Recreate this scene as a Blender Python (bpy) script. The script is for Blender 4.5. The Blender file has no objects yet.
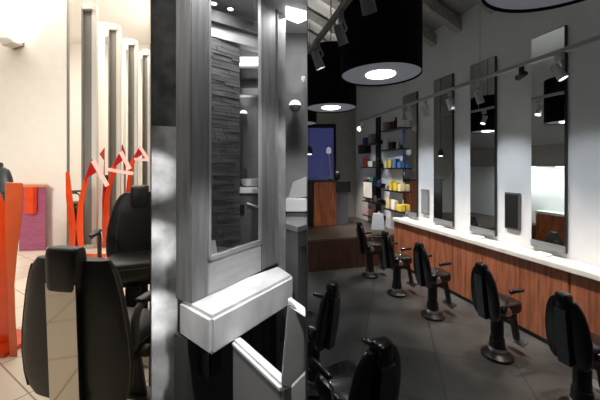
import bpy, bmesh, math, random
from mathutils import Vector, Matrix
random.seed(7)
S = bpy.context.scene
C = S.collection
PI = math.pi
V = Vector

# ------------------------------------------------------------------ camera
FPX, HX, HY, CZ = 300.0, 300.0, 168.0, 1.65
cd = bpy.data.cameras.new('camera'); cam = bpy.data.objects.new('camera', cd); C.objects.link(cam)
cd.sensor_width = 36.0; cd.lens = FPX / 600 * 36.0; cd.shift_y = -(200 - HY) / 600.0
cd.clip_start = 0.02; cd.clip_end = 100
cam.location = (0, 0, CZ); cam.rotation_euler = (PI / 2, 0, 0)
S.camera = cam
S.view_settings.view_transform = 'Standard'; S.view_settings.look = 'None'
S.view_settings.gamma = 1.0; S.view_settings.exposure = 0.0; S.view_settings.use_curve_mapping = False
# ------------------------------------------------------------------ world
w = bpy.data.worlds.new('world'); S.world = w; w.use_nodes = True
w.node_tree.nodes['Background'].inputs[0].default_value = (0.8, 0.9, 1.0, 1)
w.node_tree.nodes['Background'].inputs[1].default_value = 0.02

def area(name, loc, target, size, power, col=(1, 1, 1), size_y=None):
    l = bpy.data.lights.new(name, 'AREA'); l.energy = power; l.color = col
    l.shape = 'RECTANGLE'; l.size = size; l.size_y = size_y or size
    o = bpy.data.objects.new(name, l); C.objects.link(o); o.location = loc
    d = V(target) - V(loc); o.rotation_euler = d.to_track_quat('-Z', 'Y').to_euler()
    return o
def spot(name, loc, target, power, angle, blend=0.5, col=(1, 1, 1), r=0.02):
    l = bpy.data.lights.new(name, 'SPOT'); l.energy = power; l.color = col
    l.spot_size = math.radians(angle); l.spot_blend = blend; l.shadow_soft_size = r
    o = bpy.data.objects.new(name, l); C.objects.link(o); o.location = loc
    d = V(target) - V(loc); o.rotation_euler = d.to_track_quat('-Z', 'Y').to_euler()
    return o
# bright room on the left: added fill lights, no fixtures modelled
area('ceiling_fill', (-5.2, 7.0, 6.1), (-5.2, 7.0, 0), 4.5, 370, (1.0, 0.965, 0.92), 5.0)
spot('front_fill', (-2.6, -3.0, 4.6), (-4.9, 6.2, 0.6), 2150, 40, 0.8, (1.0, 0.98, 0.96), 0.9)  # added fill from behind the camera, no window there
area('ceiling_fill', (-2.8, 2.6, 6.1), (-3.6, 4.0, 0), 2.2, 100, (1.0, 0.965, 0.92), 3.0)
# grey room in the middle
spot('shelf_spotlight', (-0.10, 0.62, 2.15), (-0.20, 1.12, 1.06), 52, 46, 0.8, (1, 1, 1), 0.03)
for z_ in (1.62, 1.34, 1.06): spot('pillar_fill', (-0.385, 0.82, z_ + .10), (-0.585, 1.20, z_), 7, 30, 0.8, (1, 1, 1), 0.01)  # added spots that brighten the lower pillar, no fixtures
spot('counter_fill', (-0.035, 0.86, 2.38), (-0.035, 1.66, 1.42), 38, 34, 0.8, (1, 1, 1), 0.02)  # added unseen spot to brighten the counter and cabinet
area('downlight', (-0.27, 1.00, 2.42), (-0.22, 1.10, 1.1), 0.12, 2.2)
area('downlight', (-0.03, 1.53, 2.42), (-0.03, 1.53, 1.0), 0.10, 1.3)
area('downlight', (-0.33, 1.38, 2.43), (-0.33, 1.40, 1.0), 0.10, 1.8)

# ------------------------------------------------------------------ helpers
def lin(c):
    c /= 255.0
    return c / 12.92 if c <= 0.04045 else ((c + 0.055) / 1.055) ** 2.4
def L(rgb): return (lin(rgb[0]), lin(rgb[1]), lin(rgb[2]), 1)
def P(px, py, Y): return V(((px - HX) / FPX * Y, Y, CZ - (py - HY) / FPX * Y))
def ray(px, Y): return (px - HX) / FPX * Y

def mat(name, rgb, rough=0.6, metal=0.0, var=0.0, scale=6.0, emit=0.0, bump=0.0, stretch=(1, 1, 1), coat=0.0, spec=0.5):
    m = bpy.data.materials.new(name); m.use_nodes = True
    nt = m.node_tree; b = nt.nodes['Principled BSDF']
    b.inputs['Base Color'].default_value = L(rgb); b.inputs['Roughness'].default_value = rough
    b.inputs['Metallic'].default_value = metal; b.inputs['Specular IOR Level'].default_value = spec
    if coat: b.inputs['Coat Weight'].default_value = coat
    if emit:
        b.inputs['Emission Color'].default_value = L(rgb); b.inputs['Emission Strength'].default_value = emit
    tc = nt.nodes.new('ShaderNodeTexCoord'); mp = nt.nodes.new('ShaderNodeMapping')
    mp.inputs['Scale'].default_value = stretch
    nt.links.new(tc.outputs['Object'], mp.inputs['Vector'])
    nz = nt.nodes.new('ShaderNodeTexNoise'); nz.inputs['Scale'].default_value = scale; nz.inputs['Detail'].default_value = 6
    nt.links.new(mp.outputs['Vector'], nz.inputs['Vector'])
    if var:
        r = nt.nodes.new('ShaderNodeValToRGB')
        r.color_ramp.elements[0].position = 0.3; r.color_ramp.elements[1].position = 0.7
        r.color_ramp.elements[0].color = L([max(0, c * (1 - var)) for c in rgb])
        r.color_ramp.elements[1].color = L([min(255, c * (1 + var)) for c in rgb])
        nt.links.new(nz.outputs['Fac'], r.inputs['Fac']); nt.links.new(r.outputs['Color'], b.inputs['Base Color'])
    if bump:
        bp = nt.nodes.new('ShaderNodeBump'); bp.inputs['Strength'].default_value = bump; bp.inputs['Distance'].default_value = 0.02
        nt.links.new(nz.outputs['Fac'], bp.inputs['Height']); nt.links.new(bp.outputs['Normal'], b.inputs['Normal'])
    return m

def tile_mat(name, rgb, line, size, rot, rough, mortar=0.008, var=0.0):
    m = mat(name, rgb, rough)
    nt = m.node_tree; b = nt.nodes['Principled BSDF']
    tc = nt.nodes.new('ShaderNodeTexCoord'); mp = nt.nodes.new('ShaderNodeMapping')
    mp.inputs['Rotation'].default_value = (0, 0, rot)
    nt.links.new(tc.outputs['Object'], mp.inputs['Vector'])
    br = nt.nodes.new('ShaderNodeTexBrick'); br.offset = 0; br.inputs['Scale'].default_value = 1
    br.inputs['Brick Width'].default_value = size; br.inputs['Row Height'].default_value = size
    br.inputs['Mortar Size'].default_value = mortar
    br.inputs['Color1'].default_value = L(rgb); br.inputs['Color2'].default_value = L([c * (1 - var) for c in rgb])
    br.inputs['Mortar'].default_value = L(line)
    nt.links.new(mp.outputs['Vector'], br.inputs['Vector'])
    if var:
        nz = nt.nodes.new('ShaderNodeTexNoise'); nz.inputs['Scale'].default_value = 2.2; nz.inputs['Detail'].default_value = 8
        nt.links.new(mp.outputs['Vector'], nz.inputs['Vector'])
        r = nt.nodes.new('ShaderNodeValToRGB')
        r.color_ramp.elements[0].position = 0.32; r.color_ramp.elements[1].position = 0.7
        r.color_ramp.elements[0].color = (0.34, 0.35, 0.37, 1); r.color_ramp.elements[1].color = (1.25, 1.22, 1.18, 1)
        mx = nt.nodes.new('ShaderNodeMix'); mx.data_type = 'RGBA'; mx.blend_type = 'MULTIPLY'; mx.inputs['Factor'].default_value = 1
        nt.links.new(nz.outputs['Fac'], r.inputs['Fac'])
        nt.links.new(br.outputs['Color'], mx.inputs[6]); nt.links.new(r.outputs['Color'], mx.inputs[7])
        nt.links.new(mx.outputs[2], b.inputs['Base Color'])
    else:
        nt.links.new(br.outputs['Color'], b.inputs['Base Color'])
    return m

def glass_mat(name):
    m = bpy.data.materials.new(name); m.use_nodes = True; nt = m.node_tree
    for n in list(nt.nodes): nt.nodes.remove(n)
    o = nt.nodes.new('ShaderNodeOutputMaterial'); t = nt.nodes.new('ShaderNodeBsdfTransparent')
    g = nt.nodes.new('ShaderNodeBsdfGlossy'); g.inputs['Roughness'].default_value = 0.0
    mx = nt.nodes.new('ShaderNodeMixShader'); mx.inputs[0].default_value = 0.05
    nt.links.new(t.outputs[0], mx.inputs[1]); nt.links.new(g.outputs[0], mx.inputs[2]); nt.links.new(mx.outputs[0], o.inputs[0])
    return m

def box(bm, lo, hi):
    lo, hi = V(lo), V(hi)
    return obox(bm, lo, (hi.x - lo.x, 0, 0), (0, hi.y - lo.y, 0), (0, 0, hi.z - lo.z))
def obox(bm, o, ex, ey, ez):
    o, ex, ey, ez = V(o), V(ex), V(ey), V(ez)
    v = [bm.verts.new(o + a * ex + b * ey + c * ez) for c in (0, 1) for b in (0, 1) for a in (0, 1)]
    for f in ((0, 2, 3, 1), (4, 5, 7, 6), (0, 1, 5, 4), (2, 6, 7, 3), (0, 4, 6, 2), (1, 3, 7, 5)):
        bm.faces.new([v[i] for i in f])
    return bm
def cbox(bm, c, s, rz=0):
    M = Matrix.Rotation(rz, 3, 'Z'); c, s = V(c), V(s)
    return obox(bm, c + M @ (s * -0.5), M @ V((s.x, 0, 0)), M @ V((0, s.y, 0)), V((0, 0, s.z)))
def prism(bm, pts, ext):
    pts = [V(p) for p in pts]; ext = V(ext); n = len(pts)
    a = [bm.verts.new(p) for p in pts]; b = [bm.verts.new(p + ext) for p in pts]
    bm.faces.new(a); bm.faces.new(b[::-1])
    for i in range(n): bm.faces.new((a[i], b[i], b[(i + 1) % n], a[(i + 1) % n]))
    return bm
def slab(bm, poly, z0, z1):
    return prism(bm, [(x, y, z0) for x, y in poly], (0, 0, z1 - z0))
def loft(bm, rings, caps=True):
    R = [[bm.verts.new(p) for p in r] for r in rings]; n = len(R[0])
    for i in range(len(R) - 1):
        for j in range(n):
            bm.faces.new((R[i][j], R[i][(j + 1) % n], R[i + 1][(j + 1) % n], R[i + 1][j]))
    if caps:
        bm.faces.new(R[0][::-1]); bm.faces.new(R[-1])
    return bm
def tube(bm, pts, r, seg=10):
    pts = [V(p) for p in pts]; rings = []; prev = None
    rr = r if isinstance(r, (list, tuple)) else [r] * len(pts)
    for i, p in enumerate(pts):
        d = (pts[min(i + 1, len(pts) - 1)] - pts[max(i - 1, 0)]).normalized()
        if prev is None: a = d.orthogonal().normalized()
        else:
            a = prev - d * prev.dot(d)
            a = a.normalized() if a.length > 1e-6 else d.orthogonal().normalized()
        prev = a; b = d.cross(a)
        rings.append([p + rr[i] * (math.cos(2 * PI * k / seg) * a + math.sin(2 * PI * k / seg) * b) for k in range(seg)])
    return loft(bm, rings)
def lathe(bm, prof, c=(0, 0, 0), seg=32, M=None, caps=True):
    c = V(c); rings = []
    for r, z in prof:
        rings.append([c + (M @ V((r * math.cos(2 * PI * k / seg), r * math.sin(2 * PI * k / seg), z)) if M else
                           V((r * math.cos(2 * PI * k / seg), r * math.sin(2 * PI * k / seg), z))) for k in range(seg)])
    return loft(bm, rings, caps)
def sring(cx, cy, z, hx, hy, n=28, e=3.2, tilt=0.0):
    out = []
    for k in range(n):
        a = 2 * PI * k / n; c, s = math.cos(a), math.sin(a)
        x = math.copysign(abs(c) ** (2 / e), c) * hx; y = math.copysign(abs(s) ** (2 / e), s) * hy
        out.append(V((cx + x, cy + y, z + tilt * y)))
    return out
def NB(): return bmesh.new()

def obj(name, bm, m, parent=None, bevel=0.0, smooth=False, world=True, seg=2):
    """link one mesh object; with a parent Empty the vertices are world coordinates unless world=False"""
    if bevel:
        bmesh.ops.remove_doubles(bm, verts=bm.verts, dist=1e-6)
        bmesh.ops.bevel(bm, geom=list(bm.edges), offset=bevel, segments=seg, affect='EDGES', clamp_overlap=True)
    bmesh.ops.recalc_face_normals(bm, faces=bm.faces)
    base = V((0, 0, 0))
    if parent is None:
        xs = [v.co for v in bm.verts]
        base = V(((min(v.x for v in xs) + max(v.x for v in xs)) / 2, (min(v.y for v in xs) + max(v.y for v in xs)) / 2, min(v.z for v in xs)))
    elif world:
        p = parent
        while p is not None:
            base = base + V(p.location); p = p.parent
    if parent is None or world:
        bmesh.ops.translate(bm, verts=bm.verts, vec=-base)
    me = bpy.data.meshes.new(name); bm.to_mesh(me); bm.free()
    me.materials.append(m)
    if smooth:
        me.polygons.foreach_set('use_smooth', [True] * len(me.polygons))
        me.set_sharp_from_angle(angle=math.radians(40))
    o = bpy.data.objects.new(name, me); C.objects.link(o)
    if parent is None: o.location = base
    else: o.parent = parent
    return o
def tag(o, label, cat, group=None, kind=None):
    o['label'] = label; o['category'] = cat
    if group: o['group'] = group
    if kind: o['kind'] = kind
    return o
def thing(name, label, cat, loc, rz=0, group=None):
    o = bpy.data.objects.new(name, None); C.objects.link(o); o.location = loc; o.rotation_euler = (0, 0, rz)
    o.empty_display_size = 0.05
    return tag(o, label, cat, group)
def struct(name, bm, m, label, cat, parent=None, **k):
    o = obj(name, bm, m, parent, **k)
    if parent is None: tag(o, label, cat, None, 'structure')
    return o
def dup(root, loc, rz, label):
    r = root.copy(); C.objects.link(r); r.location = loc; r.rotation_euler = (0, 0, rz); r['label'] = label
    for ch in root.children:
        c = ch.copy(); C.objects.link(c); c.parent = r
        for g in ch.children:
            d = g.copy(); C.objects.link(d); d.parent = c
    return r

# ------------------------------------------------------------------ materials
# warm bright room
M_cream = mat('cream_paint', (241, 234, 222), 0.7, var=0.01)
M_white = mat('white_paint', (244, 240, 234), 0.7)
M_tileL = tile_mat('cream_floor_tile', (238, 224, 203), (176, 152, 124), 0.62, 0.55, 0.25, 0.006)
M_orange = mat('orange_lacquer', (226, 72, 22), 0.25, var=0.04, coat=0.3)
M_red = mat('red_lacquer', (172, 22, 24), 0.3, coat=0.3)
M_salmon = mat('pale_salmon_lacquer', (246, 208, 196), 0.3)
M_purple = mat('purple_wood', (158, 84, 112), 0.5, var=0.14, scale=5, stretch=(1.2, 1.2, 18))
M_post = mat('grey_brushed_metal', (132, 129, 122), 0.45, 0.25)
M_flange = mat('pale_satin_metal', (206, 202, 192), 0.4, 0.1)
M_mirror = mat('mirror_glass', (232, 236, 234), 0.02, 1.0)
M_steel = mat('polished_steel', (214, 208, 198), 0.06, 1.0)
M_chrome = mat('chrome', (205, 206, 210), 0.14, 1.0)
M_leather = mat('black_leather', (33, 32, 29), 0.45, var=0.08, scale=90, bump=0.06)
M_seam = mat('grey_piping', (92, 86, 78), 0.5)
M_black = mat('black_plastic', (20, 20, 21), 0.4)
M_blackm = mat('black_metal', (14, 14, 15), 0.35)
# grey room
M_gframe = mat('grey_washed_wood', (120, 120, 120), 0.55, var=0.12, scale=5, stretch=(9, 9, 0.8), bump=0.1)
M_gpale = mat('pale_grey_marble', (226, 226, 226), 0.45, var=0.10, scale=7, stretch=(1, 1, 0.6))
M_gcolumn = mat('pale_mottled_stone', (190, 190, 190), 0.7, var=0.26, scale=9, bump=0.2)
M_gdark = mat('dark_marbled_stone', (62, 62, 62), 0.6, var=0.7, scale=11, bump=0.3)
M_gwall = mat('grey_plaster', (128, 128, 128), 0.7, var=0.05, scale=8)
M_gwash = mat('worn_grey_plaster', (140, 140, 140), 0.75, var=0.16, scale=14, stretch=(1, 1, 0.5), bump=0.2)
M_gceil = mat('grey_ceiling_paint', (165, 165, 165), 0.8)
M_gbeam = mat('dark_grey_wood', (58, 58, 58), 0.6, var=0.15, scale=6, stretch=(1, 8, 8))
M_gpanel = mat('charcoal_panel', (66, 66, 66), 0.55, var=0.08, scale=5, stretch=(8, 8, 0.6))
M_gcab = mat('mid_grey_cabinet', (98, 98, 98), 0.5, var=0.06, scale=5, stretch=(6, 6, 0.8))
M_gwhite = mat('white_leatherette', (238, 238, 238), 0.4)
M_gseat = mat('grey_leatherette', (158, 158, 158), 0.5)
M_glass = glass_mat('clear_pane')
M_lampw = mat('white_lamp', (255, 255, 255), 0.4, emit=3.0)
M_gball = mat('frosted_grey_ball', (150, 150, 150), 0.4)
# dark salon
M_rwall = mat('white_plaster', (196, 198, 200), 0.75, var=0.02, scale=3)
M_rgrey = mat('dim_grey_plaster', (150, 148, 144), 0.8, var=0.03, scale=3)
M_rceil = mat('grey_roof_boards', (150, 149, 145), 0.8, var=0.04, scale=3)
M_rfloor = tile_mat('dark_slate_tile', (70, 71, 71), (46, 47, 48), 0.62, 0.3, 0.36, 0.008, 0.12)
M_rstage = mat('grey_brown_boards', (60, 54, 48), 0.4, var=0.25, scale=4, stretch=(1, 7, 1))
M_wood = mat('red_brown_wood', (132, 80, 56), 0.4, var=0.24, scale=4, stretch=(7, 7, 0.7))
M_wood2 = mat('orange_brown_wood', (150, 84, 50), 0.4, var=0.3, scale=5, stretch=(7, 7, 0.6))
M_wooddark = mat('dark_brown_wood', (60, 38, 30), 0.45, var=0.3, scale=4, stretch=(7, 7, 0.7))
M_top = mat('off_white_worktop', (196, 194, 188), 0.35, var=0.05, scale=9)
M_rafter = mat('whitewashed_rafter', (150, 148, 142), 0.7, var=0.1, scale=5, stretch=(4, 4, 4))
M_shade = mat('black_fabric_shade', (9, 9, 11), 0.9, spec=0.1)
M_diff = mat('lit_grey_diffuser', (112, 114, 120), 0.8, emit=0.5, spec=0.1)
M_bulb = mat('white_bulb_glass', (255, 252, 255), 0.4, emit=6.0)
M_track = mat('grey_aluminium', (150, 150, 148), 0.4, 0.3)
M_head = mat('silver_spot_metal', (176, 178, 182), 0.45, 0.25)
M_mframe = mat('dark_grey_frame', (58, 58, 58), 0.35, 0.5)
M_mlow = mat('grey_metal_lip', (140, 142, 144), 0.35, 0.5)
M_blue = mat('blue_dusk_glass', (64, 68, 118), 0.1, emit=0.42)
M_chairK = mat('glossy_black_vinyl', (15, 15, 17), 0.24, coat=0.2)
M_plateK = mat('charcoal_back_panel', (62, 66, 72), 0.35, 0.4)

# ================================================================== LEFT ROOM (bright, warm)
EDGE_A, EDGE_B = 151.0, 307.4                       # the two partitions stand along these sight lines
def wedge(bm, px, Y0, Y1, z0, z1, half=0.35):
    a0, a1, b0, b1 = ray(px - half, Y0), ray(px + half, Y0), ray(px - half, Y1), ray(px + half, Y1)
    return slab(bm, [(a0, Y0), (a1, Y0), (b1, Y1), (b0, Y1)], z0, z1)
struct('wall_right', wedge(NB(), EDGE_A, 0.65, 11, 0, 6.2), M_white, 'white partition wall at right side of the bright room', 'wall')
struct('floor', slab(NB(), [(-9, -0.6), (-0.02, -0.6), (-0.02, 0.0), (ray(150.6, 11), 11), (-9, 11)], -0.06, 0.0), M_tileL, 'glossy cream tiled floor of the bright room', 'floor')
struct('ceiling', slab(NB(), [(-9, 0.6), (ray(150.6, 0.6), 0.6), (ray(150.6, 11), 11), (-9, 11)], 6.2, 6.3), M_white, 'white ceiling of the bright room', 'ceiling')
struct('wall_back', box(NB(), (-9, 11, 0), (ray(150, 11), 11.1, 6.2)), M_white, 'white back wall of the bright room', 'wall')
struct('wall_left', box(NB(), (-9.1, -0.6, 0), (-9, 11, 6.2)), M_white, 'white side wall of the bright room', 'wall')
bm = NB(); box(bm, (-9, 6.25, 0), (ray(67, 6.25), 6.29, 6.2))
struct('wall_front', bm, M_cream, 'wide cream wall panel behind the orange ribbon sculpture', 'wall')
bm = NB(); box(bm, (ray(67, 6.25), 6.24, 0), (ray(67.8, 6.25), 6.30, 6.2))
struct('trim_1', bm, M_post, 'thin grey metal strip down the end of the cream wall', 'trim')

# wall sconce
Y = 6.2
sc = thing('wall_sconce', 'brushed metal wedge wall sconce high on the cream wall', 'lamp', P(15, 46, Y))
bm = NB(); prism(bm, [P(8, 42, Y), P(22.5, 41, Y), P(22, 45.5, Y), P(12, 49, Y)], (0, 0.05, 0)); obj('backplate', bm, M_post, sc)
bm = NB(); a = [P(8, 41.5, Y - .02), P(22.5, 40.5, Y - .02), P(22.5, 45.5, Y - .02), P(12.5, 49, Y - .02)]
prism(bm, a, (0.0, -0.22, -0.02)); obj('shade', bm, M_flange, sc, bevel=0.008)
bm = NB(); cbox(bm, P(15, 40.8, Y - .13), (0.24, 0.12, 0.015)); obj('diffuser', bm, M_lampw, sc)
spot('sconce_uplight', P(15, 38, Y - .25), P(17, 10, 6.3), 34, 130, 1.0, (1, 0.94, 0.85), 0.06)

# tall mirror stations
posts = [(90, 5, 247, 6.27, 14.0, 11), (115, 25, 233, 7.26, 11, 9), (133.2, 40, 225, 8.0, 8.5, 6), (146.6, 50, 220, 8.75, 7, 5)]
ordn = ['nearest the cream wall', 'second from the cream wall', 'third from the cream wall', 'farthest, beside the partition edge']
for i, (px, ty, by, Y, wpx, pane) in enumerate(posts):
    k = Y / FPX; x = ray(px, Y); zt = P(px, ty, Y).z
    t = thing('mirror_station', 'tall grey metal mirror post, ' + ordn[i], 'mirror', (x, Y, 0), 0, 'tall mirror posts')
    hw = wpx * k / 2
    bm = NB(); box(bm, (x - hw, Y + .01, 0), (x + hw * 0.3, Y + .05, zt - .02)); obj('post', bm, M_post, t, bevel=0.006)
    bm = NB(); box(bm, (x - hw, Y - .05, 0), (x - hw * .8, Y + .01, zt - .05)); obj('side_rail', bm, M_post, t)
    bm = NB(); box(bm, (x + hw * .3, Y - .02, 0), (x + hw, Y + .05, zt - .02)); obj('flange', bm, M_flange, t, bevel=0.006)
    bm = NB(); box(bm, (x - hw * .78, Y - .08, zt - .04 * Y / 2), (x + hw * .6, Y + .05, zt + .001)); obj('cap', bm, M_flange, t, bevel=0.008)
    # mirror pane set at an angle behind the post
    if i == 0: pane = 0.6
    e = V((-math.cos(0.5), math.sin(0.5), 0)) * (pane * k * 1.25); o0 = V((x - hw, Y + .06, 0.25))
    bm = NB(); obox(bm, o0, e, V((e.y, -e.x, 0)).normalized() * 0.015, (0, 0, zt - .45)); obj('mirror_pane', bm, M_mirror, t)
    bm = NB(); box(bm, (x - hw * 1.3, Y - .14, 0), (x + hw * 1.2, Y + .2, .05)); obj('foot', bm, M_flange, t, bevel=0.006)

# cream dividing screens that show between the posts
for j, (a, b, Y) in enumerate([(97.5, 108, 7.9), (122.5, 129, 8.6), (139, 143, 9.3)]):
    z = P(a, [22, 38, 52][j], Y).z
    bm = NB(); box(bm, (ray(a, Y), Y, 0), (ray(b, Y), Y + .05, z))
    tag(obj('divider_screen', bm, M_cream, bevel=0.01), 'tall cream divider screen ' + ['between the first and second mirror posts', 'between the second and third mirror posts', 'between the third and farthest mirror posts'][j], 'screen', 'cream divider screens')
# wall shelf with dark bottles, seen in the first mirror
# purple cabinet with orange block
cab = thing('storage_cabinet', 'purple wood cabinet with an orange block against the cream wall', 'cabinet', (ray(33, 6.1), 6.1, 0))
bm = NB(); slab(bm, [(ray(19, 5.95), 5.95), (ray(45.8, 6.0), 6.0), (ray(45.6, 6.2), 6.2), (ray(19, 6.2), 6.2)], 0.0, P(40, 187, 6).z); obj('body', bm, M_purple, cab, bevel=0.006)
bm = NB(); slab(bm, [(ray(7, 5.93), 5.93), (ray(46.2, 5.98), 5.98), (ray(46.2, 6.22), 6.22), (ray(7, 6.22), 6.22)], P(40, 187, 6).z, P(40, 184.5, 6).z); obj('top', bm, mat('tan_wood', (206, 150, 104), 0.5), cab)
bm = NB(); box(bm, (ray(24, 5.86), 5.86, P(30, 214, 5.86).z), (ray(33, 5.86), 5.95, P(30, 187, 5.86).z)); obj('drawer_block', bm, M_orange, cab, bevel=0.006)

# ribbon sculptures
def ribbon(bm, pts, wid, Y, depth):
    """flat band bent in the picture-parallel plane: centre line in pixels, width in pixels, with its own depth"""
    n = len(pts); le, ri = [], []
    ww = wid if isinstance(wid, (list, tuple)) else [wid] * n
    if Y > 5: ww = [q * 1.3 for q in ww]
    for i, (x, y) in enumerate(pts):
        x0, y0 = pts[max(0, i - 1)]; x1, y1 = pts[min(n - 1, i + 1)]
        d = V((x1 - x0, y1 - y0)); d = d.normalized() if d.length else V((0, 1))
        nx, ny = -d.y, d.x; h = ww[i] / 2
        le.append(P(x + nx * h, y + ny * h, Y)); ri.append(P(x - nx * h, y - ny * h, Y))
    mx = sum(p[0] for p in pts) / n; dv = V((ray(mx, depth), depth, 0))
    rings = [[a, b, b + dv, a + dv] for a, b in zip(le, ri)]
    return loft(bm, rings)
t = thing('ribbon_sculpture', 'large orange ribbon sculpture at the left edge of the bright room', 'sculpture', (ray(8, 2.62), 2.62, 0))
bm = NB(); ribbon(bm, [(14.5, 183), (14, 200), (13, 225), (11.5, 250), (11, 285), (12, 320), (13, 345), (13.5, 358)], [17, 18, 16, 12, 7, 7, 8, 8], 2.62, .12); obj('front_ribbon', bm, mat('bright_orange_lacquer', (238, 104, 58), 0.25, var=0.03, coat=0.3), t, bevel=0.004)
bm = NB(); ribbon(bm, [(-7, 190), (0, 205), (4, 235), (5, 265), (6, 300), (5, 330), (2, 358)], [10, 10, 10, 11, 13, 18, 24], 2.76, .12); obj('rear_ribbon', bm, M_orange, t, bevel=0.004)
bm = NB(); box(bm, (ray(-20, 2.7), 2.6, 0), (ray(16, 2.7), 3.0, 0.04)); obj('base', bm, M_orange, t, bevel=0.005)

def station(label, Y, legs, crest, arm, base=None, bar=None):
    xs = [p[0] for lg in legs for p in lg[0]]
    t = thing('ribbon_sculpture', label, 'sculpture', (ray(sum(xs) / len(xs), Y), Y, 0), 0, 'red ribbon sculptures by the mirror posts')
    for pts, wd in legs:
        bm = NB(); ribbon(bm, pts, wd, Y, .16); obj('leg', bm, M_orange, t, bevel=0.003)
    if crest:
        bm = NB(); prism(bm, [P(x, y, Y - .01) for x, y in crest], (ray(crest[0][0], .17), .17, 0)); obj('crest', bm, M_red, t, bevel=0.003)
    if arm:
        bm = NB(); ribbon(bm, arm[0], arm[1], Y - .03, .15); obj('arm', bm, M_salmon, t, bevel=0.003)
    if bar:
        bm = NB(); ribbon(bm, bar[0], bar[1], Y - .04, .1); obj('crossbar', bm, M_salmon, t, bevel=0.003)
    if base:
        bm = NB(); box(bm, (ray(base[0], Y), Y - .12, 0), (ray(base[1], Y), Y + .3, .05)); obj('base', bm, M_orange, t, bevel=0.004)
    return t
def gy(Y): return HY + CZ * FPX / Y
station('red ribbon sculpture in front of the first mirror post', 5.3,
        [([(67.5, 172), (69, 195), (72, 225), (73.5, 245), (74, gy(5.3))], [3, 5, 6, 6.5, 8]), ([(86.5, 179), (83.5, 190), (80.5, 205), (79.5, 230), (79.5, gy(5.3))], [3.4, 3.6, 4.2, 6, 7])],
        [(92, 158.5), (98, 171.5), (87.5, 178), (84.5, 184), (84.8, 178)], ([(93, 160.5), (99, 171), (107.5, 186)], 3.6), (68, 97))
station('red ribbon sculpture in front of the second mirror post', 6.2,
        [([(114.2, 166), (111, 180), (107.5, 195), (106, 215), (106, gy(6.2))], [4, 3.6, 4, 5, 6])],
        [(120.5, 150.5), (124.8, 158.5), (115.5, 166.5), (113, 170), (114, 163)], ([(120.5, 151.5), (125, 160), (130, 169)], 3.2), None, ([(106, 169), (118, 171.5), (133.5, 173.5)], 2.6))
station('red ribbon sculpture in front of the third mirror post', 7.0,
        [([(133.8, 158.5), (131.5, 166), (129, 182), (128, 200), (128, gy(7.0))], [3.4, 3, 3.4, 4, 4.5])],
        [(140, 146), (143.5, 153.5), (135, 159), (133, 162), (133.6, 156.5)], ([(140, 147), (144.5, 154), (148, 159.5)], 2.6), None, ([(134, 159), (141, 159.5), (148.8, 160)], 2.0))
t = thing('ribbon_sculpture', 'reflection of a dark red ribbon crest, built solid behind the first sculpture', 'sculpture', (ray(105, 7.5), 7.5, 0), 0, 'red ribbon sculptures by the mirror posts')
bm = NB(); prism(bm, [P(106.5, 145, 7.5), P(107.5, 156, 7.5), P(103.5, 160, 7.5), P(99.5, 154, 7.5)], (ray(104, .15), .15, 0)); obj('crest', bm, M_red, t)  # mirror reflection of a sculpture, modelled as a solid crest
bm = NB(); ribbon(bm, [(105.5, 158), (105, 175), (104, 200), (104, gy(7.5))], [2, 2.5, 3, 3], 7.5, .15); obj('leg', bm, M_red, t)
t = thing('ribbon_sculpture', 'dark red ribbon crest rising behind the second sculpture', 'sculpture', (ray(123.5, 8.2), 8.2, 0), 0, 'red ribbon sculptures by the mirror posts')
bm = NB(); prism(bm, [P(122.4, 144, 8.2), P(125.5, 153, 8.2), P(123, 158, 8.2), P(119.5, 151, 8.2)], (ray(123, .15), .15, 0)); obj('crest', bm, M_red, t)
bm = NB(); ribbon(bm, [(124, 154), (125.5, 175), (125.8, 200), (126, gy(8.2))], [2, 2, 2.5, 3], 8.2, .15); obj('leg', bm, M_red, t)

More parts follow.
